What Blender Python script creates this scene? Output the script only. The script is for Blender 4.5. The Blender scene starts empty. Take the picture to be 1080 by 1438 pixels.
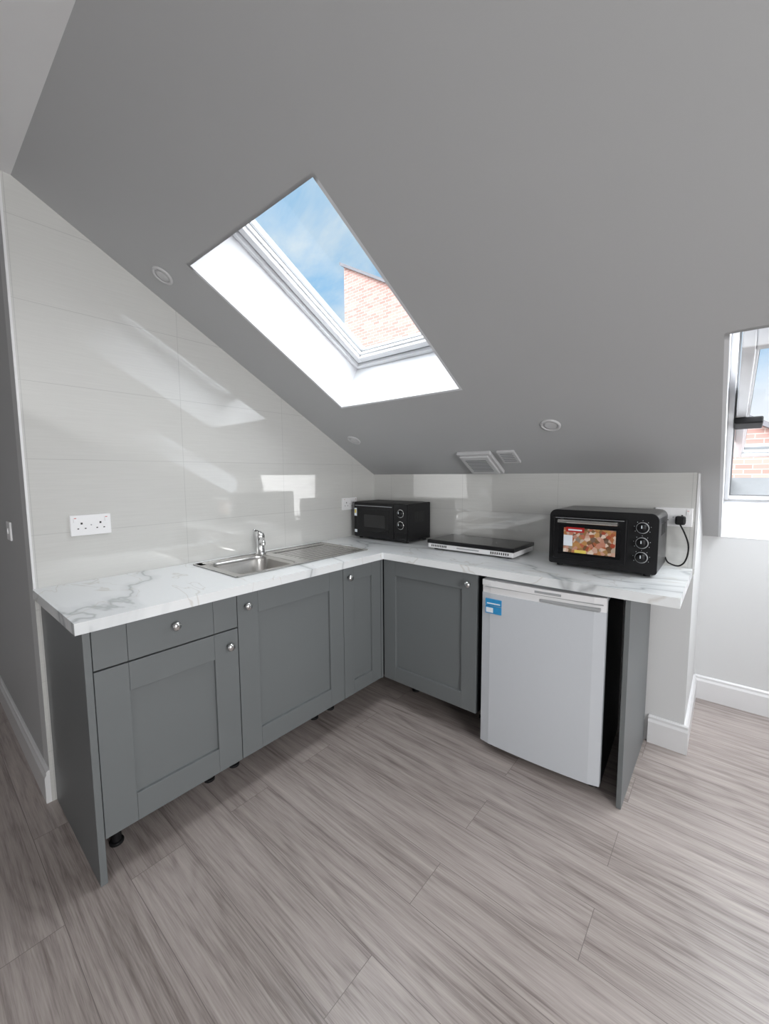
import bpy, bmesh, math, random
from mathutils import Vector, Matrix
random.seed(4)
S=bpy.context.scene
try:
    S.view_settings.view_transform='Standard'; S.view_settings.look='None'
except Exception: pass
H0=1.3566; T=.5543; YF=-2.014; ZF=H0-T*YF
CA=.8746; SA=.4848
def cz(y): return H0-T*y
# ------------------------------------------------------------ materials
def newmat(n):
    m=bpy.data.materials.new(n); m.use_nodes=True
    nt=m.node_tree; b=nt.nodes['Principled BSDF']; return m,nt,b
def pbr(n,c,r=.5,me=0,spec=None,noise=0,nscale=40,coat=0,emit=None,bump=0):
    m,nt,b=newmat(n); b.inputs['Base Color'].default_value=(*c,1); b.inputs['Roughness'].default_value=r; b.inputs['Metallic'].default_value=me
    if spec is not None: b.inputs['Specular IOR Level'].default_value=spec
    if coat: b.inputs['Coat Weight'].default_value=coat; b.inputs['Coat Roughness'].default_value=.05
    if emit: b.inputs['Emission Color'].default_value=(*emit[0],1); b.inputs['Emission Strength'].default_value=emit[1]
    N=nt.nodes; L=nt.links
    if noise or bump:
        tc=N.new('ShaderNodeTexCoord'); no=N.new('ShaderNodeTexNoise'); no.inputs['Scale'].default_value=nscale; no.inputs['Detail'].default_value=4
        L.new(tc.outputs['Object'],no.inputs['Vector'])
        if noise:
            mx=N.new('ShaderNodeMix'); mx.data_type='RGBA'
            mx.inputs[6].default_value=(*[v*(1-noise) for v in c],1); mx.inputs[7].default_value=(*[min(1,v*(1+noise)) for v in c],1)
            L.new(no.outputs['Fac'],mx.inputs[0]); L.new(mx.outputs[2],b.inputs['Base Color'])
        if bump:
            bp=N.new('ShaderNodeBump'); bp.inputs['Strength'].default_value=bump; bp.inputs['Distance'].default_value=.002
            L.new(no.outputs['Fac'],bp.inputs['Height']); L.new(bp.outputs[0],b.inputs['Normal'])
    return m
M={}
M['ceil']=pbr('ceiling_paint',(.45,.455,.46),.75,noise=.015,nscale=3)  # white slope ceiling, its shade put into a greyer base colour
M['ceilflat']=pbr('flat_ceiling_paint',(.78,.78,.785),.75,noise=.015,nscale=3)  # same ceiling white, kept lighter to paint in the brighter flat part
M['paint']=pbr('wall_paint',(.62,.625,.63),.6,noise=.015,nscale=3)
M['paintdk']=pbr('hall_wall_paint',(.46,.465,.47),.6,noise=.015,nscale=3)  # wall paint darkened to paint in the dim light on the left
M['reveal']=pbr('window_reveal_paint',(.68,.69,.71),.5,noise=.01,nscale=5)
M['trim']=pbr('trim_gloss_white',(.70,.70,.71),.3,noise=.01)
M['fitting']=pbr('ceiling_fitting_white',(.56,.56,.57),.45,noise=.01)
M['upvc']=pbr('white_upvc',(.80,.81,.83),.25,noise=.01)
M['gasket']=pbr('grey_gasket',(.20,.21,.22),.5,noise=.05)
M['grey']=pbr('cabinet_grey',(.150,.162,.166),.42,noise=.03,nscale=8)
M['greydk']=pbr('carcass_dark',(.02,.022,.024),.6,noise=.05)
M['groove']=pbr('groove_shadow_gap',(.035,.037,.04),.7,noise=.05)
M['black']=pbr('black_plastic',(.008,.008,.009),.28,spec=.3,noise=.1)
M['blackmat']=pbr('black_matt_plastic',(.010,.010,.011),.5,spec=.25,noise=.1)
M['bglass']=pbr('black_glass',(.006,.006,.007),.06,spec=.4,noise=.05)
M['steel']=pbr('brushed_steel',(.60,.59,.57),.25,1,noise=.06,nscale=60)
M['chrome']=pbr('chrome',(.72,.72,.72),.15,1,noise=.03)
M['white']=pbr('appliance_white',(.56,.585,.62),.32,noise=.01)
M['whitepl']=pbr('white_plastic',(.78,.78,.79),.3,noise=.01)
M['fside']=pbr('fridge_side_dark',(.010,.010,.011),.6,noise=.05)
M['greypl']=pbr('grey_plastic',(.35,.36,.37),.4,noise=.02)
M['blue']=pbr('blue_sticker',(.03,.27,.55),.4,noise=.15,nscale=60)
M['stk']=pbr('sticker_white',(.75,.8,.85),.4,noise=.05)
M['red']=pbr('label_red',(.45,.02,.02),.4,noise=.1)
M['slot']=pbr('dark_slot',(.02,.02,.02),.6,noise=.1)
M['yellow']=pbr('label_yellow',(.75,.6,.12),.5,noise=.2)

def label_mat():
    m,nt,b=newmat('food_photo_label'); N=nt.nodes;L=nt.links
    tc=N.new('ShaderNodeTexCoord'); v=N.new('ShaderNodeTexVoronoi'); v.inputs['Scale'].default_value=60
    r=N.new('ShaderNodeValToRGB'); e=r.color_ramp.elements
    e[0].position=0;e[0].color=(.35,.06,.03,1);e[1].position=1;e[1].color=(.75,.66,.55,1)
    for p,c in((.25,(.5,.28,.10,1)),(.42,(.10,.05,.03,1)),(.6,(.6,.5,.4,1)),(.8,(.45,.12,.06,1))):
        q=e.new(p);q.color=c
    s=N.new('ShaderNodeSeparateColor')
    L.new(tc.outputs['Object'],v.inputs['Vector']);L.new(v.outputs['Color'],s.inputs[0]);L.new(s.outputs[0],r.inputs[0]);L.new(r.outputs[0],b.inputs['Base Color'])
    b.inputs['Roughness'].default_value=.3
    return m
M['label']=label_mat()

def math_n(N,L,op,a,b_):
    n=N.new('ShaderNodeMath'); n.operation=op
    for i,x in enumerate((a,b_)):
        if isinstance(x,(int,float)): n.inputs[i].default_value=x
        elif x is not None: L.new(x,n.inputs[i])
    return n.outputs[0]
def tile_mat(name,axis,off):
    m,nt,b=newmat(name); N=nt.nodes; L=nt.links
    g=N.new('ShaderNodeNewGeometry'); s=N.new('ShaderNodeSeparateXYZ'); L.new(g.outputs['Position'],s.inputs[0])
    u=math_n(N,L,'ADD',s.outputs[axis],off+6.0); v=math_n(N,L,'ADD',s.outputs[2],-1.125+.302*10)
    c=N.new('ShaderNodeCombineXYZ'); L.new(u,c.inputs[0]); L.new(v,c.inputs[1])
    br=N.new('ShaderNodeTexBrick'); br.offset=0; br.squash=1
    br.inputs['Scale'].default_value=1; br.inputs['Brick Width'].default_value=.6; br.inputs['Row Height'].default_value=.302
    br.inputs['Mortar Size'].default_value=.0012; br.inputs['Mortar Smooth'].default_value=.2
    br.inputs['Color1'].default_value=(.59,.59,.572,1); br.inputs['Color2'].default_value=(.60,.60,.582,1); br.inputs['Mortar'].default_value=(.47,.47,.46,1)
    L.new(c.outputs[0],br.inputs['Vector'])
    mp=N.new('ShaderNodeMapping'); mp.inputs['Scale'].default_value=(6,160,1); L.new(c.outputs[0],mp.inputs[0])
    no=N.new('ShaderNodeTexNoise'); no.inputs['Scale'].default_value=1; no.inputs['Detail'].default_value=3; L.new(mp.outputs[0],no.inputs['Vector'])
    mr=N.new('ShaderNodeMapRange'); mr.inputs[3].default_value=.94; mr.inputs[4].default_value=1.06; L.new(no.outputs['Fac'],mr.inputs[0])
    vm=N.new('ShaderNodeVectorMath'); vm.operation='SCALE'; L.new(br.outputs['Color'],vm.inputs[0]); L.new(mr.outputs[0],vm.inputs['Scale'])
    L.new(vm.outputs[0],b.inputs['Base Color']); b.inputs['Roughness'].default_value=.025; b.inputs['IOR'].default_value=1.8; b.inputs['Specular IOR Level'].default_value=.9
    return m
M['tileL']=tile_mat('wall_tile_left',1,1.437)
M['tileB']=tile_mat('wall_tile_back',0,-.771)

def floor_mat():
    m,nt,b=newmat('wood_plank_floor'); N=nt.nodes; L=nt.links
    g=N.new('ShaderNodeNewGeometry'); s=N.new('ShaderNodeSeparateXYZ'); L.new(g.outputs['Position'],s.inputs[0])
    X=math_n(N,L,'ADD',s.outputs[0],10.35); Y=math_n(N,L,'ADD',s.outputs[1],10.06)
    c=N.new('ShaderNodeCombineXYZ'); L.new(X,c.inputs[0]); L.new(Y,c.inputs[1])
    br=N.new('ShaderNodeTexBrick'); br.offset=.37; br.offset_frequency=2; br.squash=1
    for k,v in(('Scale',1),('Brick Width',1.22),('Row Height',.18),('Mortar Size',.0010),('Mortar Smooth',.2)): br.inputs[k].default_value=v
    br.inputs['Color1'].default_value=(0,0,0,1); br.inputs['Color2'].default_value=(1,1,1,1); br.inputs['Mortar'].default_value=(.5,.5,.5,1)
    L.new(c.outputs[0],br.inputs['Vector'])
    sep=N.new('ShaderNodeSeparateColor'); L.new(br.outputs['Color'],sep.inputs[0]); rnd=sep.outputs[0]
    row=math_n(N,L,'FLOOR',math_n(N,L,'DIVIDE',Y,.18),None)
    oz=math_n(N,L,'ADD',math_n(N,L,'MULTIPLY',rnd,17.3),math_n(N,L,'MULTIPLY',row,3.7))
    c2=N.new('ShaderNodeCombineXYZ'); L.new(X,c2.inputs[0]); L.new(Y,c2.inputs[1]); L.new(oz,c2.inputs[2])
    def noise(sx,sy,det,dist,rough=.6):
        mp=N.new('ShaderNodeMapping'); mp.inputs['Scale'].default_value=(sx,sy,1); L.new(c2.outputs[0],mp.inputs[0])
        n=N.new('ShaderNodeTexNoise'); n.inputs['Scale'].default_value=1; n.inputs['Detail'].default_value=det; n.inputs['Distortion'].default_value=dist; n.inputs['Roughness'].default_value=rough
        L.new(mp.outputs[0],n.inputs['Vector']); return n.outputs['Fac']
    n1=noise(1.6,42,5,.15,.68); n2=noise(9,250,3,0,.6); n3=noise(.6,4.0,1,.1); n4=noise(1.3,8,2,.2)
    # growth-ring arcs: narrow darker lines following the contours of a broad noise
    ring=math_n(N,L,'SINE',math_n(N,L,'MULTIPLY',n3,95),None)
    ring=math_n(N,L,'POWER',math_n(N,L,'ADD',math_n(N,L,'MULTIPLY',ring,.5),.5),3.5)
    ring=math_n(N,L,'MULTIPLY',ring,math_n(N,L,'MULTIPLY',n4,-.095))
    f=math_n(N,L,'ADD',math_n(N,L,'MULTIPLY',n1,.52),math_n(N,L,'MULTIPLY',n2,.32))
    f=math_n(N,L,'ADD',f,math_n(N,L,'MULTIPLY',n4,.20))
    f=math_n(N,L,'ADD',f,ring)
    f=math_n(N,L,'ADD',f,math_n(N,L,'MULTIPLY',math_n(N,L,'SUBTRACT',rnd,.5),.04))
    r=N.new('ShaderNodeValToRGB'); e=r.color_ramp.elements
    e[0].position=.34; e[0].color=(.165,.136,.126,1); e[1].position=.66; e[1].color=(.47,.418,.392,1)
    q=e.new(.42); q.color=(.250,.213,.199,1); q=e.new(.51); q.color=(.355,.309,.290,1)
    L.new(f,r.inputs[0])
    mx=N.new('ShaderNodeMix'); mx.data_type='RGBA'; mx.inputs[7].default_value=(.12,.10,.095,1)
    L.new(math_n(N,L,'MULTIPLY',br.outputs['Fac'],.75),mx.inputs[0]); L.new(r.outputs[0],mx.inputs[6]); L.new(mx.outputs[2],b.inputs['Base Color'])
    b.inputs['Roughness'].default_value=.33
    bp=N.new('ShaderNodeBump'); bp.inputs['Strength'].default_value=.12; bp.inputs['Distance'].default_value=.001
    L.new(f,bp.inputs['Height']); L.new(bp.outputs[0],b.inputs['Normal'])
    return m
M['floor']=floor_mat()
def marble_mat():
    m,nt,b=newmat('marble_worktop'); N=nt.nodes; L=nt.links
    g=N.new('ShaderNodeNewGeometry')
    mp=N.new('ShaderNodeMapping'); mp.inputs['Rotation'].default_value=(0,0,.9); mp.inputs['Scale'].default_value=(1.3,3.2,1.3); L.new(g.outputs['Position'],mp.inputs[0])
    def vein(sc,dist,w,seed):
        mp2=N.new('ShaderNodeMapping'); mp2.inputs['Location'].default_value=(seed,seed*.7,0); L.new(mp.outputs[0],mp2.inputs[0])
        n=N.new('ShaderNodeTexNoise'); n.inputs['Scale'].default_value=sc; n.inputs['Detail'].default_value=4; n.inputs['Distortion'].default_value=dist; n.inputs['Roughness'].default_value=.45
        L.new(mp2.outputs[0],n.inputs['Vector'])
        a=math_n(N,L,'ABSOLUTE',math_n(N,L,'SUBTRACT',n.outputs['Fac'],.5),None)
        r=N.new('ShaderNodeMapRange'); r.inputs[1].default_value=0; r.inputs[2].default_value=w; r.inputs[3].default_value=1; r.inputs[4].default_value=0; L.new(a,r.inputs[0]); return r.outputs[0]
    v1=vein(.8,.7,.013,3.1); v2=vein(1.6,.5,.008,9.4); v3=vein(.8,.7,.06,3.1)
    base=(.82,.84,.85,1)
    m1=N.new('ShaderNodeMix'); m1.data_type='RGBA'; m1.inputs[6].default_value=base; m1.inputs[7].default_value=(.55,.58,.60,1); L.new(math_n(N,L,'MULTIPLY',v3,.5),m1.inputs[0])
    m2=N.new('ShaderNodeMix'); m2.data_type='RGBA'; m2.inputs[7].default_value=(.32,.34,.35,1); L.new(m1.outputs[2],m2.inputs[6]); L.new(math_n(N,L,'MULTIPLY',v1,.6),m2.inputs[0])
    m3=N.new('ShaderNodeMix'); m3.data_type='RGBA'; m3.inputs[7].default_value=(.50,.46,.40,1); L.new(m2.outputs[2],m3.inputs[6]); L.new(math_n(N,L,'MULTIPLY',v2,.4),m3.inputs[0])
    L.new(m3.outputs[2],b.inputs['Base Color']); b.inputs['Roughness'].default_value=.2
    return m
M['marble']=marble_mat()
def brick_mat():
    m,nt,b=newmat('pink_brick'); N=nt.nodes; L=nt.links
    g=N.new('ShaderNodeNewGeometry'); s=N.new('ShaderNodeSeparateXYZ'); L.new(g.outputs['Position'],s.inputs[0])
    c=N.new('ShaderNodeCombineXYZ'); L.new(s.outputs[0],c.inputs[0]); L.new(s.outputs[2],c.inputs[1])
    br=N.new('ShaderNodeTexBrick')
    for k,v in(('Scale',1),('Brick Width',.36),('Row Height',.13),('Mortar Size',.011)): br.inputs[k].default_value=v
    br.inputs['Color1'].default_value=(.56,.34,.30,1); br.inputs['Color2'].default_value=(.42,.235,.205,1); br.inputs['Mortar'].default_value=(.60,.50,.46,1)
    L.new(c.outputs[0],br.inputs['Vector']); L.new(br.outputs['Color'],b.inputs['Base Color']); b.inputs['Roughness'].default_value=.9
    return m
M['brick']=brick_mat()
M['slate']=pbr('grey_slate',(.2,.2,.22),.8,noise=.2)
def glass_mat():
    m=bpy.data.materials.new('window_glass'); m.use_nodes=True; nt=m.node_tree; N=nt.nodes; L=nt.links
    N.remove(N['Principled BSDF']); o=N['Material Output']
    t=N.new('ShaderNodeBsdfTransparent'); t.inputs[0].default_value=(.96,.98,.99,1)
    gl=N.new('ShaderNodeBsdfGlossy'); gl.inputs['Roughness'].default_value=.02
    mx=N.new('ShaderNodeMixShader'); mx.inputs[0].default_value=.05
    L.new(t.outputs[0],mx.inputs[1]); L.new(gl.outputs[0],mx.inputs[2]); L.new(mx.outputs[0],o.inputs[0])
    return m
M['glass']=glass_mat()

# ------------------------------------------------------------ mesh builder
class MB:
    def __init__(s,name): s.name=name; s.bm=bmesh.new(); s.mats=[]
    def mi(s,k):
        if k not in s.mats: s.mats.append(k)
        return s.mats.index(k)
    def _merge(s,t,mat,mtx=None,smooth=False):
        if mtx is not None: bmesh.ops.transform(t,matrix=mtx,verts=t.verts)
        i=s.mi(mat)
        for f in t.faces: f.material_index=i; f.smooth=smooth
        me=bpy.data.meshes.new('tmp'); t.to_mesh(me); t.free(); s.bm.from_mesh(me); bpy.data.meshes.remove(me)
    def box(s,x0,x1,y0,y1,z0,z1,mat,bev=0,seg=2,mtx=None):
        t=bmesh.new(); bmesh.ops.create_cube(t,size=1)
        for v in t.verts:
            v.co=Vector(((x0+x1)/2+v.co.x*(x1-x0),(y0+y1)/2+v.co.y*(y1-y0),(z0+z1)/2+v.co.z*(z1-z0)))
        if bev: bmesh.ops.bevel(t,geom=t.edges[:],offset=bev,segments=seg,profile=.5,affect='EDGES')
        s._merge(t,mat,mtx); return s
    def cyl(s,p0,p1,r0,mat,r1=None,seg=24,bev=0,mtx=None,smooth=True):
        p0=Vector(p0);p1=Vector(p1); r1=r0 if r1 is None else r1; d=p1-p0
        t=bmesh.new(); bmesh.ops.create_cone(t,cap_ends=True,segments=seg,radius1=r0,radius2=r1,depth=d.length)
        if bev:
            ed=[e for e in t.edges if abs(e.verts[0].co.z-e.verts[1].co.z)<1e-6]
            bmesh.ops.bevel(t,geom=ed,offset=bev,segments=2,profile=.5,affect='EDGES')
        q=Vector((0,0,1)).rotation_difference(d.normalized()).to_matrix().to_4x4()
        bmesh.ops.transform(t,matrix=Matrix.Translation((p0+p1)/2)@q,verts=t.verts)
        s._merge(t,mat,mtx)
        return s
    def lathe(s,prof,origin,axis,mat,seg=28,mtx=None):
        t=bmesh.new(); rings=[]
        for r,h in prof:
            rings.append([t.verts.new((r*math.cos(2*math.pi*i/seg),r*math.sin(2*math.pi*i/seg),h)) for i in range(seg)])
        for a,b in zip(rings,rings[1:]):
            for i in range(seg): t.faces.new((a[i],a[(i+1)%seg],b[(i+1)%seg],b[i]))
        t.faces.new(rings[0][::-1]); t.faces.new(rings[-1])
        bmesh.ops.recalc_face_normals(t,faces=t.faces)
        q=Vector((0,0,1)).rotation_difference(Vector(axis).normalized()).to_matrix().to_4x4()
        bmesh.ops.transform(t,matrix=Matrix.Translation(origin)@q,verts=t.verts)
        s._merge(t,mat,mtx,True); return s
    def tube(s,pts,r,mat,seg=12,mtx=None):
        pts=[Vector(p) for p in pts]
        P=[]; n=len(pts)
        for i in range(n-1):
            a=pts[max(i-1,0)];b=pts[i];c=pts[i+1];d=pts[min(i+2,n-1)]
            for k in range(6):
                u=k/6; P.append(.5*((2*b)+(c-a)*u+(2*a-5*b+4*c-d)*u*u+(3*b-a-3*c+d)*u**3))
        P.append(pts[-1]); t=bmesh.new(); rings=[]; up=Vector((0.13,0.2,1)).normalized()
        for i,p in enumerate(P):
            dr=(P[min(i+1,len(P)-1)]-P[max(i-1,0)]).normalized()
            a=dr.cross(up); 
            if a.length<.05: a=dr.cross(Vector((1,0,0)))
            a.normalize(); b=dr.cross(a).normalized()
            rings.append([t.verts.new(p+r*(math.cos(2*math.pi*j/seg)*a+math.sin(2*math.pi*j/seg)*b)) for j in range(seg)])
        for a,b in zip(rings,rings[1:]):
            for i in range(seg): t.faces.new((a[i],a[(i+1)%seg],b[(i+1)%seg],b[i]))
        t.faces.new(rings[0][::-1]); t.faces.new(rings[-1]); bmesh.ops.recalc_face_normals(t,faces=t.faces)
        s._merge(t,mat,mtx,True); return s
    def quad(s,pts,mat,mtx=None):
        t=bmesh.new(); t.faces.new([t.verts.new(p) for p in pts]); s._merge(t,mat,mtx); return s
    def prism(s,poly,vec,mat,mtx=None,bev=0):
        t=bmesh.new(); vec=Vector(vec)
        a=[t.verts.new(p) for p in poly]; b=[t.verts.new(Vector(p)+vec) for p in poly]
        t.faces.new(a); t.faces.new(b[::-1]); n=len(a)
        for i in range(n): t.faces.new((a[i],b[i],b[(i+1)%n],a[(i+1)%n]))
        bmesh.ops.recalc_face_normals(t,faces=t.faces)
        if bev: bmesh.ops.bevel(t,geom=t.edges[:],offset=bev,segments=2,profile=.5,affect='EDGES')
        s._merge(t,mat,mtx); return s
    def ring(s,x0,x1,y0,y1,z0,z1,w,mat,bev=0,mtx=None):
        s.box(x0,x0+w,y0,y1,z0,z1,mat,bev,mtx=mtx); s.box(x1-w,x1,y0,y1,z0,z1,mat,bev,mtx=mtx)
        s.box(x0+w,x1-w,y0,y0+w,z0,z1,mat,bev,mtx=mtx); s.box(x0+w,x1-w,y1-w,y1,z0,z1,mat,bev,mtx=mtx)
    def done(s,mtx=None):
        me=bpy.data.meshes.new(s.name); s.bm.to_mesh(me); s.bm.free()
        for k in s.mats: me.materials.append(M[k])
        o=bpy.data.objects.new(s.name,me); bpy.context.collection.objects.link(o)
        if mtx is not None: o.matrix_world=mtx
        return o

# ------------------------------------------------------------ room shell
WE=-2.05   # end of tiled left wall
XC=1.995   # end of back wall
YK=.668    # knee wall
XR=4.6; YB=-6.0; XL=-1.6
o=MB('floor'); o.box(XL,XR,YB,YK+.05,-.05,0,'floor'); o.done()
o=MB('wall_left')
o.prism([(-.1,0,0),(-.1,WE,0),(-.1,WE,ZF),(-.1,YF,ZF),(-.1,0,H0)],(.1,0,0),'tileL')
o.bm.faces.ensure_lookup_table(); pi=o.mi('paint')
for f in o.bm.faces:
    f.normal_update()
    if f.normal.x<.5: f.material_index=pi
o.done()
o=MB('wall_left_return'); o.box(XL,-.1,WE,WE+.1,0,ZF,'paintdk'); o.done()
o=MB('wall_back'); o.box(-.1,XC,0,.1,0,.88,'paint')
o.box(-.1,XC,0,.055,.88,H0,'tileB'); o.prism([(-.1,.055,.88),(-.1,.1,.88),(-.1,.1,cz(.1)),(-.1,.055,cz(.055))],(XC+.1,0,0),'paint'); o.done()
o=MB('wall_nook_side'); o.prism([(XC-.1,.1,0),(XC-.1,YK,0),(XC-.1,YK,cz(YK)),(XC-.1,.1,cz(.1))],(.1,0,0),'paint'); o.done()
o=MB('wall_knee'); o.box(XC-.1,XR,YK,YK+.1,0,cz(YK),'paint'); o.done()
o=MB('wall_right'); o.box(XR,XR+.1,YB,YK+.1,0,ZF,'paint'); o.done()
o=MB('wall_rear'); o.box(XL,XR,YB-.1,YB,0,ZF,'paint'); o.done()
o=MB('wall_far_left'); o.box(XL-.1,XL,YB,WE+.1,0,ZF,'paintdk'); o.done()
# sloped ceiling with two openings
SK=(.376,1.140,-1.536,-.696); DM=(2.078,2.86,-.74,YK-.002)
o=MB('ceiling')
xs=sorted({-.1,SK[0],SK[1],DM[0],DM[1],XR}); ys=sorted({YF,SK[2],SK[3],DM[2],DM[3],YK+.1})
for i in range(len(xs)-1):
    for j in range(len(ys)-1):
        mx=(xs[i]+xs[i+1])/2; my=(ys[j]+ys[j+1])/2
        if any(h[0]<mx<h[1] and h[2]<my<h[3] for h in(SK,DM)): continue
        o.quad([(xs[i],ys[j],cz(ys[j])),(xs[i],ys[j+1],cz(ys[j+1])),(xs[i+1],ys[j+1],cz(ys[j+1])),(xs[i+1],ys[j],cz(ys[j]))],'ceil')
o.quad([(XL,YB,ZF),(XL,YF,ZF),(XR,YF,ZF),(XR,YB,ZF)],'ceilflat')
bmesh.ops.remove_doubles(o.bm,verts=o.bm.verts,dist=1e-4)
o.done()
def roof_window(name,h,depth,open_deg=0):
    x0,x1,ya,yb=h; W=x1-x0; Ln=(yb-ya)/CA
    mtx=Matrix(((1,0,0,x0),(0,CA,SA,ya),(0,-SA,CA,cz(ya)),(0,0,0,1)))  # local: u=x, v=downslope, n=outward
    o=MB(name); D=depth
    t=.012
    o.box(-t,0,-t,Ln+t,0.0,D+.1,'reveal'); o.box(W,W+t,-t,Ln+t,0.0,D+.1,'reveal')
    o.box(0,W,-t,0,0.0,D+.1,'reveal'); o.box(0,W,Ln,Ln+t,0.0,D+.1,'reveal')
    o.ring(0,W,0,Ln,D-.035,D+.1,.022,'upvc',.003)
    o.ring(.021,W-.021,.021,Ln-.021,D-.012,D+.1,.008,'gasket')
    m2=Matrix.Translation((W/2,Ln/2,D+.03))@Matrix.Rotation(math.radians(open_deg),4,'X')@Matrix.Translation((-W/2,-Ln/2,-D-.03))
    a=.030
    o.ring(a,W-a,a,Ln-a,D-.02,D+.05,.034,'upvc',.004,mtx=m2)
    a2=a+.033; o.ring(a2,W-a2,a2,Ln-a2,D+.0,D+.045,.010,'upvc',.002,mtx=m2)
    a3=a2+.009; o.ring(a3,W-a3,a3,Ln-a3,D+.018,D+.032,.004,'gasket',mtx=m2)
    o.quad([(a3,a3,D+.024),(a3,Ln-a3,D+.024),(W-a3,Ln-a3,D+.024),(W-a3,a3,D+.024)],'glass',mtx=m2)
    if open_deg:
        o.box(.024,.12,Ln/2-.05,Ln/2+.05,D-.05,D-.02,'blackmat',.006,mtx=m2)
        o.box(.10,W-.10,.035,.05,D-.06,D-.035,'greypl',.004,mtx=m2)
    o.done(mtx)
roof_window('window_1',SK,.30)
roof_window('window_2',DM,.27,18)
# skirting
def base(name,p0,p1,n,h=.14):
    o=MB(name); p0=Vector((*p0,0));p1=Vector((*p1,0)); n=Vector((*n,0)); d=p1-p0
    t=.018
    poly=[p0,p0+n*t,p0+n*t+Vector((0,0,h-.03)),p0+n*.012+Vector((0,0,h-.018)),p0+n*.012+Vector((0,0,h-.006)),p0+n*.006+Vector((0,0,h)),p0+Vector((0,0,h))]
    o.prism(poly,d,'trim'); o.done()
base('baseboard_left',(XL,WE),(0,WE),(0,-1))
base('baseboard_back',(1.85,0),(XC+.018,0),(0,-1))
base('baseboard_nook',(XC,0),(XC,YK),(1,0))
base('baseboard_knee',(XC,YK),(XR,YK),(0,-1))
o=MB('trim_1'); o.box(-.004,.003,WE-.002,WE+.006,.91,ZF-.01,'trim'); o.done()
o=MB('trim_2'); o.box(XC-.006,XC+.003,-.003,.004,.91,H0-.005,'trim'); o.done()
# neighbour's brick gable outside
o=MB('neighbour_brick_house')
o.prism([(-12.45,12,-6),(12,12,-6),(12,12,-.5),(6.78,12,.17),(-12.45,12,11.13)],(0,6,0),'brick')
o.prism([(-12.65,11.9,11.25),(6.9,11.9,.11),(6.9,11.9,.25),(-12.65,11.9,11.39)],(0,6.2,0),'slate'); o.done()

# ------------------------------------------------------------ kitchen cabinets
def knob(o,p,n):
    o.lathe([(.006,0),(.006,.012),(.009,.014),(.015,.019),(.0165,.025),(.013,.031),(.004,.033)],p,n,'chrome',20)
def shaker(o,axis,a0,a1,z0,z1,face,st=.09,slab=False):
    th=.019
    def bx(p0,p1,q0,q1,d0,d1,mat,bev=0):
        if axis=='x': o.box(face-d1,face-d0,p0,p1,q0,q1,mat,bev)
        else: o.box(p0,p1,face+d0,face+d1,q0,q1,mat,bev)
    g=.0018; a0+=g;a1-=g;z0+=g;z1-=g
    if slab:
        bx(a0,a0+st-.0007,z0,z1,0,th,'grey',.0012); bx(a1-st+.0007,a1,z0,z1,0,th,'grey',.0012)
        bx(a0+st+.0007,a1-st-.0007,z0,z1,0,th,'grey',.0012)
        bx(a0+.003,a1-.003,z0+.003,z1-.003,.003,th-.001,'groove')
        return
    bx(a0,a0+st,z0,z1,0,th,'grey',.0015); bx(a1-st,a1,z0,z1,0,th,'grey',.0015)
    bx(a0+st+.0005,a1-st-.0005,z0,z0+st,0,th,'grey',.0015); bx(a0+st+.0005,a1-st-.0005,z1-st,z1,0,th,'grey',.0015)
    bx(a0+st-.002,a1-st+.002,z0+st-.002,z1-st+.002,.012,th-.002,'grey')
def legs(o,pts):
    for x,y in pts:
        o.cyl((x,y,.012),(x,y,.150),.016,'blackmat',seg=16); o.cyl((x,y,.0),(x,y,.012),.024,'blackmat',seg=20,bev=.003)
        o.cyl((x,y,.13),(x,y,.152),.034,'blackmat',seg=20)
        o.cyl((x,y,.05),(x,y,.075),.020,'blackmat',seg=16)
def carcass(o,x0,x1,y0,y1,openf):
    t=.016; z0=.152; z1=.868
    o.box(x0,x1,y0,y0+t,z0,z1,'greydk'); o.box(x0,x1,y1-t,y1,z0,z1,'greydk')
    o.box(x0,x1,y0+t,y1-t,z0,z0+t,'greydk')
    if openf=='x': o.box(x0,x0+.006,y0+t,y1-t,z0+t,z1,'greydk'); o.box(x1-.018,x1,y0+t,y1-t,z1-.05,z1,'greydk')
    else:
        o.box(x0,x0+t,y0+t,y1-t,z0,z1,'greydk'); o.box(x1-t,x1,y0+t,y1-t,z0,z1,'greydk'); o.box(x0+t,x1-t,y1-.02,y1-.012,z0+t,z1,'greydk')
Y0,Y1,Y2=-2.012,-1.507,-.902
F=.58; LX=.39
o=MB('base_cabinet'); carcass(o,.03,F-.02,Y0+.001,Y1-.001,'x')
shaker(o,'x',Y0,Y1,.733,.868,F,.10,slab=True); shaker(o,'x',Y0,Y1,.152,.731,F,.10)
knob(o,(F,-1.757,.815),(1,0,0)); knob(o,(F,Y1-.045,.668),(1,0,0)); legs(o,[(LX+.04,Y0+.07),(LX,Y1-.06),(.10,Y0+.07),(.10,Y1-.06)]); o.done()
o=MB('base_cabinet'); carcass(o,.03,F-.02,Y1+.001,Y2-.001,'x')
shaker(o,'x',Y1,Y2,.152,.868,F,.095); knob(o,(F,Y1+.04,.815),(1,0,0)); legs(o,[(LX,Y1+.06),(LX,Y2-.06),(.10,Y1+.06),(.10,Y2-.06)]); o.done()
o=MB('base_cabinet'); carcass(o,.03,F-.02,Y2+.001,-.602,'x')
shaker(o,'x',Y2,-.602,.152,.868,F,.075); knob(o,(F,Y2+.035,.815),(1,0,0)); legs(o,[(LX,Y2+.06),(.10,Y2+.06)])
o.box(F-.02,F,-.600,-.582,.152,.868,'grey'); o.done()
o=MB('base_cabinet'); carcass(o,.03,1.185,-.56,-.03,'y')
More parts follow.
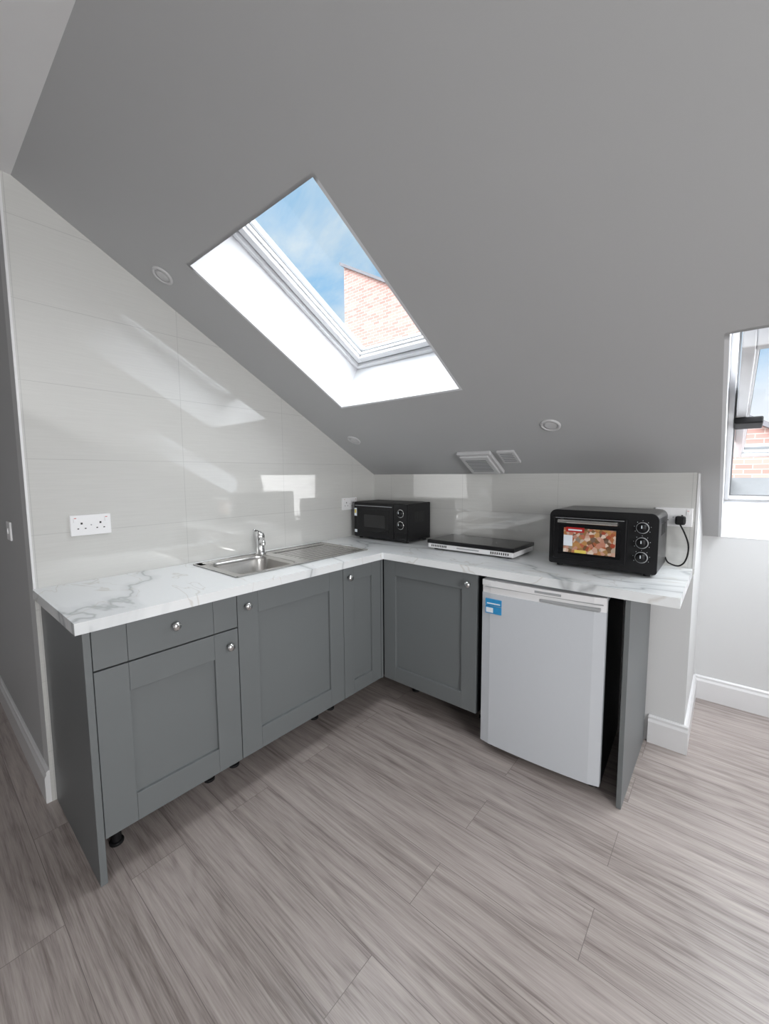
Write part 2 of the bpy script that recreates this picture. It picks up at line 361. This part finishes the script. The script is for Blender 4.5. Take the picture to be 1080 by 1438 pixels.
shaker(o,'y',F+.004,1.187,.152,.868,-F,.085); knob(o,(1.187-.045,-F,.815),(0,-1,0)); legs(o,[(.66,-.36),(1.12,-.36),(.66,-.1),(1.12,-.1)]); o.done()
# end panels
o=MB('cabinet_end_panel'); o.box(.003,F+.003,-2.034,Y0-.001,.001,.871,'grey',.001); o.done()
XP=1.827
o=MB('cabinet_end_panel'); o.box(XP-.009,XP+.009,-F-.003,-.02,.001,.871,'grey',.001); o.done()
# worktop (L shape, sink cut-out)
SX0,SX1,SY0,SY1=.065,.480,-1.445,-.60
cx0,cx1,cy0,cy1=SX0+.015,SX1-.015,SY0+.015,SY1-.015
o=MB('marble_worktop'); zb,zt=.872,.910; XW=1.99; YW=-2.055
E=.002
for (a,b,c,d) in((E,cx0,cy0,cy1),(cx1,.6,cy0,cy1),(E,.6,YW,cy0),(E,.6,cy1,-E),(.6,XW,-.6,-E)):
    o.box(a,b,c,d,zb,zt,'marble')
o.done()
# ------------------------------------------------------------ sink
def sink():
    o=MB('stainless_sink')
    bx0,bx1,by0,by1=.125,.445,-1.405,-1.075; dep=.14
    L=lambda a,b,c,d,z0=.9105,z1=.9145,m='steel':o.box(a,b,c,d,z0,z1,m,.001)
    dx0,dx1,dy0,dy1=.11,.45,-1.02,-.635
    L(SX0,bx0,SY0,SY1)
    L(SX0,SX1,SY0,by0); L(bx0,SX1,by1,dy0); L(bx1,SX1,by0,by1); L(bx0,SX1,dy1,SY1); L(dx1,SX1,dy0,dy1)
    for a,b,c,d in((SX0,SX0+.006,SY0,SY1),(SX1-.006,SX1,SY0,SY1),(SX0,SX1,SY0,SY0+.006),(SX0,SX1,SY1-.006,SY1)):
        o.box(a,b,c,d,.9105,.9175,'steel',.0015)
    def rr(x0,x1,y0,y1,r,z,n=6):
        out=[]
        for (cx,cy,a0) in((x1-r,y1-r,0),(x0+r,y1-r,90),(x0+r,y0+r,180),(x1-r,y0+r,270)):
            for k in range(n+1):
                a=math.radians(a0+90*k/n); out.append(Vector((cx+r*math.cos(a),cy+r*math.sin(a),z)))
        return out
    def loft(rings,mat):
        t=bmesh.new(); R=[[t.verts.new(p) for p in r] for r in rings]; n=len(R[0])
        for a,b in zip(R,R[1:]):
            for i in range(n): t.faces.new((a[i],a[(i+1)%n],b[(i+1)%n],b[i]))
        t.faces.new(R[-1]); bmesh.ops.recalc_face_normals(t,faces=t.faces); o._merge(t,mat,None,True)
    z=.9147
    loft([rr(bx0-.004,bx1+.004,by0-.004,by1+.004,.05,z),rr(bx0+.001,bx1-.001,by0+.001,by1-.001,.055,z-.003),rr(bx0+.006,bx1-.006,by0+.006,by1-.006,.055,z-.02),
          rr(bx0+.014,bx1-.014,by0+.014,by1-.014,.055,z-dep+.02),rr(bx0+.035,bx1-.035,by0+.035,by1-.035,.05,z-dep)],'steel')
    for (sx,sy,xc,yc) in((1,1,bx0,by0),(-1,1,bx1,by0),(1,-1,bx0,by1),(-1,-1,bx1,by1)):
        pts=[Vector((xc-.004*sx,yc-.004*sy,z-.0006))]
        r=.052
        for k in range(7):
            a=math.pi/2*k/6; pts.append(Vector((xc+sx*(r-r*math.sin(a)) ,yc+sy*(r-r*math.cos(a)),z-.0006)))
        o.quad(pts,'steel')
    bc=((bx0+bx1)/2,(by0+by1)/2); o.lathe([(.012,0),(.03,0),(.04,.003),(.042,.001)],(bc[0],bc[1],z-dep+.001),(0,0,1),'chrome')
    o.box(dx0,dx1,dy0,dy1,.9085,.9105,'steel')
    o.box(bx0-.02,dx0+.001,dy0,dy1,.9105,.9145,'steel',.001)
    n=8
    for i in range(n):
        x=dx0+.03+(dx1-dx0-.06)*i/(n-1); o.box(x-.004,x+.004,dy0+.02,dy1-.02,.9095,.9120,'steel',.0011)
    ty=-1.075; tx=.096
    o.lathe([(.028,0),(.028,.004),(.024,.008),(.021,.012),(.0205,.075),(.023,.080),(.024,.104),(.020,.118),(.006,.122)],(tx,ty,.9145),(0,0,1),'chrome')
    o.tube([(tx+.01,ty-.003,.975),(tx+.05,ty-.025,1.000),(tx+.09,ty-.045,1.010),(tx+.118,ty-.06,1.002),(tx+.122,ty-.062,.986)],.0115,'chrome',14)
    o.cyl((tx,ty,1.024),(tx-.004,ty-.008,1.040),.014,'chrome')
    o.tube([(tx,ty,1.036),(tx+.02,ty-.03,1.050),(tx+.04,ty-.065,1.060)],.006,'chrome',10)
    o.done()
sink()

# ------------------------------------------------------------ wall sockets
def socket(name,center,axis,z):
    if axis=='x': mtx=Matrix(((0,0,1,.0),(1,0,0,center),(0,1,0,z),(0,0,0,1)))
    else: mtx=Matrix(((1,0,0,center),(0,0,-1,0),(0,1,0,z),(0,0,0,1)))
    o=MB(name); o.box(-.074,.074,-.044,.044,.0005,.010,'whitepl',.003)
    for s in(-1,1):
        cx=s*.034
        o.box(cx-.0035,cx+.0035,.004,.012,.0098,.0106,'slot')
        o.box(cx-.016,cx-.010,-.016,-.0115,.0098,.0106,'slot'); o.box(cx+.010,cx+.016,-.016,-.0115,.0098,.0106,'slot')
        o.box(cx-.006+s*.022,cx+.006+s*.022,.014,.034,.0098,.0135,'whitepl',.001)
        o.box(cx-.004+s*.022,cx+.004+s*.022,.030,.0325,.0134,.0139,'red')
    o.cyl((0,0,.0095),(0,0,.0103),.003,'greypl',seg=12)
    o.done(mtx)
socket('double_wall_socket',-1.845,'x',1.150)
socket('double_wall_socket',-.275,'x',1.149)
socket('double_wall_socket',1.905,'y',1.147)
o=MB('light_switch'); mt=Matrix(((1,0,0,-.416),(0,0,-1,WE),(0,1,0,1.11),(0,0,0,1)))
o.box(-.043,.043,-.043,.043,.0005,.009,'whitepl',.003); o.box(-.006,.006,-.012,.012,.0088,.013,'whitepl',.001); o.done(mt)

# ------------------------------------------------------------ microwave
def microwave():
    o=MB('microwave_oven'); x0,x1,y0,y1,z0,z1=.070,.542,-.295,-.03,.922,1.168
    o.box(x0,x1,y0+.018,y1,z0,z1,'blackmat',.006)
    o.box(x0,x1-.112,y0,y0+.02,z0+.002,z1-.002,'black',.004)
    o.box(x0+.035,x1-.15,y0-.0015,y0+.002,z0+.045,z1-.05,'bglass',.001)
    o.box(x0+.10,x1-.185,y0-.0022,y0+.001,z0+.075,z0+.16,'slot')
    o.box(x0+.012,x1-.125,y0-.0015,y0+.001,z1-.028,z1-.024,'greypl')
    o.box(x0+.008,x0+.03,y0-.002,y0+.001,z0+.03,z0+.05,'stk')
    o.box(x0+.006,x0+.028,y0-.002,y0+.001,z1-.1,z1-.045,'stk')
    o.box(x0+.009,x0+.025,y0-.0025,y0+.001,z1-.08,z1-.055,'yellow')
    o.box(x1-.110,x1,y0,y0+.02,z0+.002,z1-.002,'black',.004)
    for zz in(z0+.182,z0+.105):
        o.lathe([(.024,0),(.024,.004),(.019,.006),(.018,.018),(.015,.021)],(x1-.055,y0,zz),(0,-1,0),'black')
        o.lathe([(.0275,0),(.0275,.0015),(.0245,.0018)],(x1-.055,y0,zz),(0,-1,0),'chrome')
        o.box(x1-.057,x1-.053,y0-.0225,y0-.02,zz,zz+.015,'stk')
    o.box(x1-.095,x1-.015,y0-.004,y0+.002,z0+.02,z0+.055,'blackmat',.002)
    for i in range(8): o.box(x1-.001,x1+.0012,y0+.08+i*.014,y0+.086+i*.014,z0+.12,z0+.19,'slot')
    for x in(x0+.03,x1-.03):
        for y in(y0+.04,y1-.03): o.cyl((x,y,.9105),(x,y,.924),.012,'blackmat',seg=14)
    o.done()
microwave()
# ------------------------------------------------------------ hob
def hob():
    o=MB('tabletop_induction_hob'); x0,x1,y0,y1=.730,1.268,-.345,-.055
    o.box(x0+.004,x1-.004,y0+.004,y1-.004,.920,.948,'whitepl',.004)
    o.box(x0,x1,y0,y1,.947,.968,'black',.004)
    o.box(x0+.008,x1-.008,y0+.008,y1-.008,.9675,.9690,'bglass',.0006)
    for i in range(9): 
        o.box(x0+.03+i*.012,x0+.035+i*.012,y0+.002,y0+.006,.929,.941,'slot')
        o.box(x1-.035-i*.012,x1-.03-i*.012,y0+.002,y0+.006,.929,.941,'slot')
    o.box(x0+.2,x1-.2,y0+.002,y0+.006,.932,.938,'greypl')
    for x in(x0+.04,x1-.04):
        for y in(y0+.04,y1-.04): o.cyl((x,y,.9105),(x,y,.922),.012,'blackmat',seg=14)
    o.done()
hob()
# ------------------------------------------------------------ mini oven
def oven():
    o=MB('countertop_mini_oven'); x0,x1,y0,y1,z0,z1=1.442,1.886,-.335,-.04,.925,1.185
    r=.03; pts=[]
    for (cx,czz,a0) in((x1-r,z1-r,0),(x0+r,z1-r,90),(x0+.012,z0+.012,180),(x1-.012,z0+.012,270)):
        rr=r if a0<180 else .012
        for k in range(7):
            a=math.radians(a0+90*k/6); pts.append((cx+rr*math.cos(a),y0+.012,czz+rr*math.sin(a)))
    o.prism(pts,(0,y1-y0-.012,0),'black')
    pts2=[(p[0],y0,p[2]) for p in pts]; o.prism(pts2,(0,.014,0),'blackmat')
    dx1=x1-.115
    o.box(x0+.022,dx1,y0-.012,y0+.001,z0+.028,z1-.030,'black',.003)
    o.box(x0+.045,dx1-.022,y0-.0135,y0-.011,z0+.05,z1-.075,'bglass',.0008)
    lx0,lx1,lz0,lz1=x0+.070,dx1-.040,z0+.062,z1-.082
    o.box(lx0,lx1,y0-.0148,y0-.013,lz0,lz1,'label'); o.box(lx0+.01,lx0+.09,y0-.0153,y0-.0145,lz1-.020,lz1+.003,'red')
    o.box(lx0+.02,lx0+.08,y0-.0158,y0-.0150,lz1-.013,lz1-.006,'stk'); o.box(lx0+.05,lx0+.10,y0-.0153,y0-.0145,lz0+.0,lz0+.014,'yellow')
    o.box(lx0,lx0+.04,y0-.0153,y0-.0145,lz0+.03,lz1-.035,'stk')
    o.cyl((x0+.05,y0-.04,z1-.050),(dx1-.03,y0-.04,z1-.050),.0085,'steel')
    for x in(x0+.06,dx1-.04): o.box(x-.008,x+.008,y0-.04,y0-.01,z1-.058,z1-.042,'black',.003)
    o.box(x0+.03,dx1-.01,y0-.0135,y0-.011,z1-.038,z1-.036,'greypl')
    kx=x1-.058
    for zz in(z1-.062,z1-.127,z1-.19):
        o.lathe([(.0245,0),(.0245,.002),(.0225,.003)],(kx,y0,zz),(0,-1,0),'greypl')
        o.lathe([(.0215,0),(.0215,.004),(.0175,.006),(.0165,.022),(.0135,.024)],(kx,y0-.002,zz),(0,-1,0),'black')
        o.box(kx-.0015,kx+.0015,y0-.0275,y0-.026,zz,zz+.013,'stk')
        for k in range(7):
            a=math.radians(-30+40*k); px=kx+.031*math.cos(a); pz=zz+.031*math.sin(a)
            o.box(px-.001,px+.001,y0-.001,y0+.001,pz-.001,pz+.001,'stk')
    for i in range(10): o.box(x1-.001,x1+.001,y0+.09+i*.014,y0+.096+i*.014,z1-.10,z1-.05,'slot')
    for x in(x0+.04,x1-.04):
        for y in(y0+.04,y1-.03): o.cyl((x,y,.9105),(x,y,.927),.013,'blackmat',seg=14)
    o.box(1.915,1.955,-.05,-.012,1.115,1.155,'blackmat',.008)
    o.tube([(1.935,-.045,1.118),(1.955,-.055,1.08),(1.972,-.05,1.02),(1.965,-.05,.955),(1.94,-.055,.925),(1.90,-.055,.935),(1.885,-.05,.96)],.0035,'blackmat',8)
    o.done()
oven()
# ------------------------------------------------------------ fridge
def fridge():
    W=.530; H=.858; D=.53
    o=MB('undercounter_fridge')
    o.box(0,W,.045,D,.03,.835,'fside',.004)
    o.box(-.001,W+.001,.03,D,.833,H,'white',.006)
    def bow(z0,z1,mat,off=0,ins=0,bev=.004):
        n=12
        front=[]
        for k in range(n+1):
            u=k/n; x=ins+(W-2*ins)*u; front.append((x,off-.010*math.sin(math.pi*u)+(.008 if k in(0,n) else 0),z0))
        poly=front+[(W-ins,.04,z0),(ins,.04,z0)]
        o.prism(poly,(0,0,z1-z0),mat)
    bow(.045,.795,'white')
    bow(.829,.856,'whitepl',off=-.002)
    bow(.795,.829,'whitepl',off=.004)
    o.box(.27,W-.02,-.010,.01,.797,.812,'greypl',.004)
    o.box(.02,W-.01,-.009,-.002,.826,.829,'greypl')
    o.box(.25,.36,-.0135,-.010,.836,.846,'greypl')
    o.box(.022,.100,-.0085,-.0015,.700,.735,'blue'); o.box(.022,.100,-.0085,-.002,.738,.770,'blue')
    o.box(.026,.060,-.0092,-.0018,.705,.728,'stk'); o.box(.030,.094,-.0092,-.0018,.746,.751,'stk')
    o.box(.01,W-.01,.02,.045,.03,.05,'fside')  # base strip coloured black to paint the shadow under the door
    for x in(.04,W-.04):
        for y in(.07,D-.05): o.cyl((x,y,0.0),(x,y,.034),.016,'blackmat',seg=14)
    a=math.radians(3)
    o.done(Matrix.Translation((1.222,-.603,.0005))@Matrix.Rotation(a,4,'Z'))
fridge()
# ------------------------------------------------------------ ceiling fittings
def ceil_m(x,y):
    n=Vector((0,-SA,-CA)); v=Vector((0,CA,-SA)); u=v.cross(n)
    return Matrix(((u.x,v.x,n.x,x),(u.y,v.y,n.y,y),(u.z,v.z,n.z,cz(y)),(0,0,0,1)))
for x,y in((.171,-1.562),(.19,-.409),(1.452,-.402)):
    o=MB('recessed_downlight'); o.lathe([(.046,0),(.046,.003),(.040,.006),(.034,.006),(.032,.001)],(0,0,0),(0,0,1),'fitting')
    o.lathe([(.031,.001),(.031,.003),(.02,.0035)],(0,0,0),(0,0,1),'fitting'); o.done(ceil_m(x,y))
o=MB('extractor_fan'); o.box(-.105,.105,-.115,.115,.0005,.022,'fitting',.004); o.box(-.09,.09,-.1,.1,.021,.034,'fitting',.006)
for i in range(8): o.box(-.065,.065,-.066+i*.017,-.058+i*.017,.0335,.0345,'gasket')
o.done(ceil_m(.97,-.135))
o=MB('air_vent'); o.box(-.05,.05,-.06,.06,.0005,.014,'fitting',.003)
for i in range(5): o.box(-.035,.035,-.04+i*.018,-.034+i*.018,.0135,.0145,'gasket')
o.done(ceil_m(1.16,-.18))

# ------------------------------------------------------------ light
w=bpy.data.worlds.new('sky'); S.world=w; w.use_nodes=True; N=w.node_tree.nodes; L=w.node_tree.links
bg=N['Background']
tc=N.new('ShaderNodeTexCoord'); sp=N.new('ShaderNodeSeparateXYZ'); L.new(tc.outputs['Generated'],sp.inputs[0])
no=N.new('ShaderNodeTexNoise'); no.inputs['Scale'].default_value=4.2; no.inputs['Detail'].default_value=6; no.inputs['Roughness'].default_value=.6; no.inputs['Distortion'].default_value=.4
L.new(tc.outputs['Generated'],no.inputs['Vector'])
cr=N.new('ShaderNodeValToRGB'); e=cr.color_ramp.elements; e[0].position=.36; e[0].color=(.25,.54,.84,1); e[1].position=.62; e[1].color=(.72,.82,.89,1)
L.new(no.outputs['Fac'],cr.inputs[0])
def mr(src,a,b):
    n=N.new('ShaderNodeMapRange'); n.interpolation_type='SMOOTHSTEP'; n.inputs[1].default_value=a; n.inputs[2].default_value=b; L.new(src,n.inputs[0]); return n.outputs[0]
def mix(f,a,b):
    n=N.new('ShaderNodeMix'); n.data_type='RGBA'; L.new(f,n.inputs[0])
    for i,q in((6,a),(7,b)):
        if isinstance(q,tuple): n.inputs[i].default_value=q
        else: L.new(q,n.inputs[i])
    return n.outputs[2]
c=mix(mr(sp.outputs[2],.05,.30),(1.0,1.03,1.08,1),cr.outputs[0])
c=mix(mr(sp.outputs[2],.60,.78),c,(10,10.2,10.4,1))
c=mix(mr(sp.outputs[0],.15,.6),c,(8,8.15,8.3,1))
c=mix(mr(sp.outputs[2],-.05,.0),(.3,.3,.3,1),c)
L.new(c,bg.inputs[0]); bg.inputs[1].default_value=1
def look(o,d): o.rotation_euler=Vector(d).to_track_quat('-Z','Y').to_euler()
def area(name,loc,d,sx,sy,p,spread=180,col=(1,1,1)):
    l=bpy.data.lights.new(name,'AREA'); l.shape='RECTANGLE'; l.size=sx; l.size_y=sy; l.energy=p; l.color=col; l.spread=math.radians(spread)
    o=bpy.data.objects.new(name,l); bpy.context.collection.objects.link(o); o.location=loc; look(o,d); return o
area('right_window_daylight',(4.5,-2.4,1.35),(-1,.25,-.05),1.4,1.6,66,140)  # added fill from the right, in front of a closed wall
area('rear_window_daylight',(3.0,-5.95,1.45),(-.1,1,0),1.8,1.3,18,120)  # added fill behind the camera; the rear wall has no window
sl=bpy.data.lights.new('sun','SUN'); sl.energy=2.0; sl.angle=.01; sl.color=(1,.95,.92)
so=bpy.data.objects.new('sun',sl); bpy.context.collection.objects.link(so); look(so,(.5,.8,-.35))
# ------------------------------------------------------------ camera
yaw,pitch,roll=.7014,.0919,-.0064
f=Vector((-math.sin(yaw)*math.cos(pitch),math.cos(yaw)*math.cos(pitch),-math.sin(pitch)))
r=Vector((math.cos(yaw),math.sin(yaw),0)); u=r.cross(f)
r2=r*math.cos(roll)+u*math.sin(roll); u2=-r*math.sin(roll)+u*math.cos(roll)
cd=bpy.data.cameras.new('camera'); co=bpy.data.objects.new('camera',cd); bpy.context.collection.objects.link(co)
cd.sensor_fit='VERTICAL'; cd.sensor_height=36; cd.lens=574.9/1438*36; cd.clip_start=.02
C=(2.1043,-2.3676,1.3581)
co.matrix_world=Matrix(((r2.x,u2.x,-f.x,C[0]),(r2.y,u2.y,-f.y,C[1]),(r2.z,u2.z,-f.z,C[2]),(0,0,0,1)))
S.camera=co
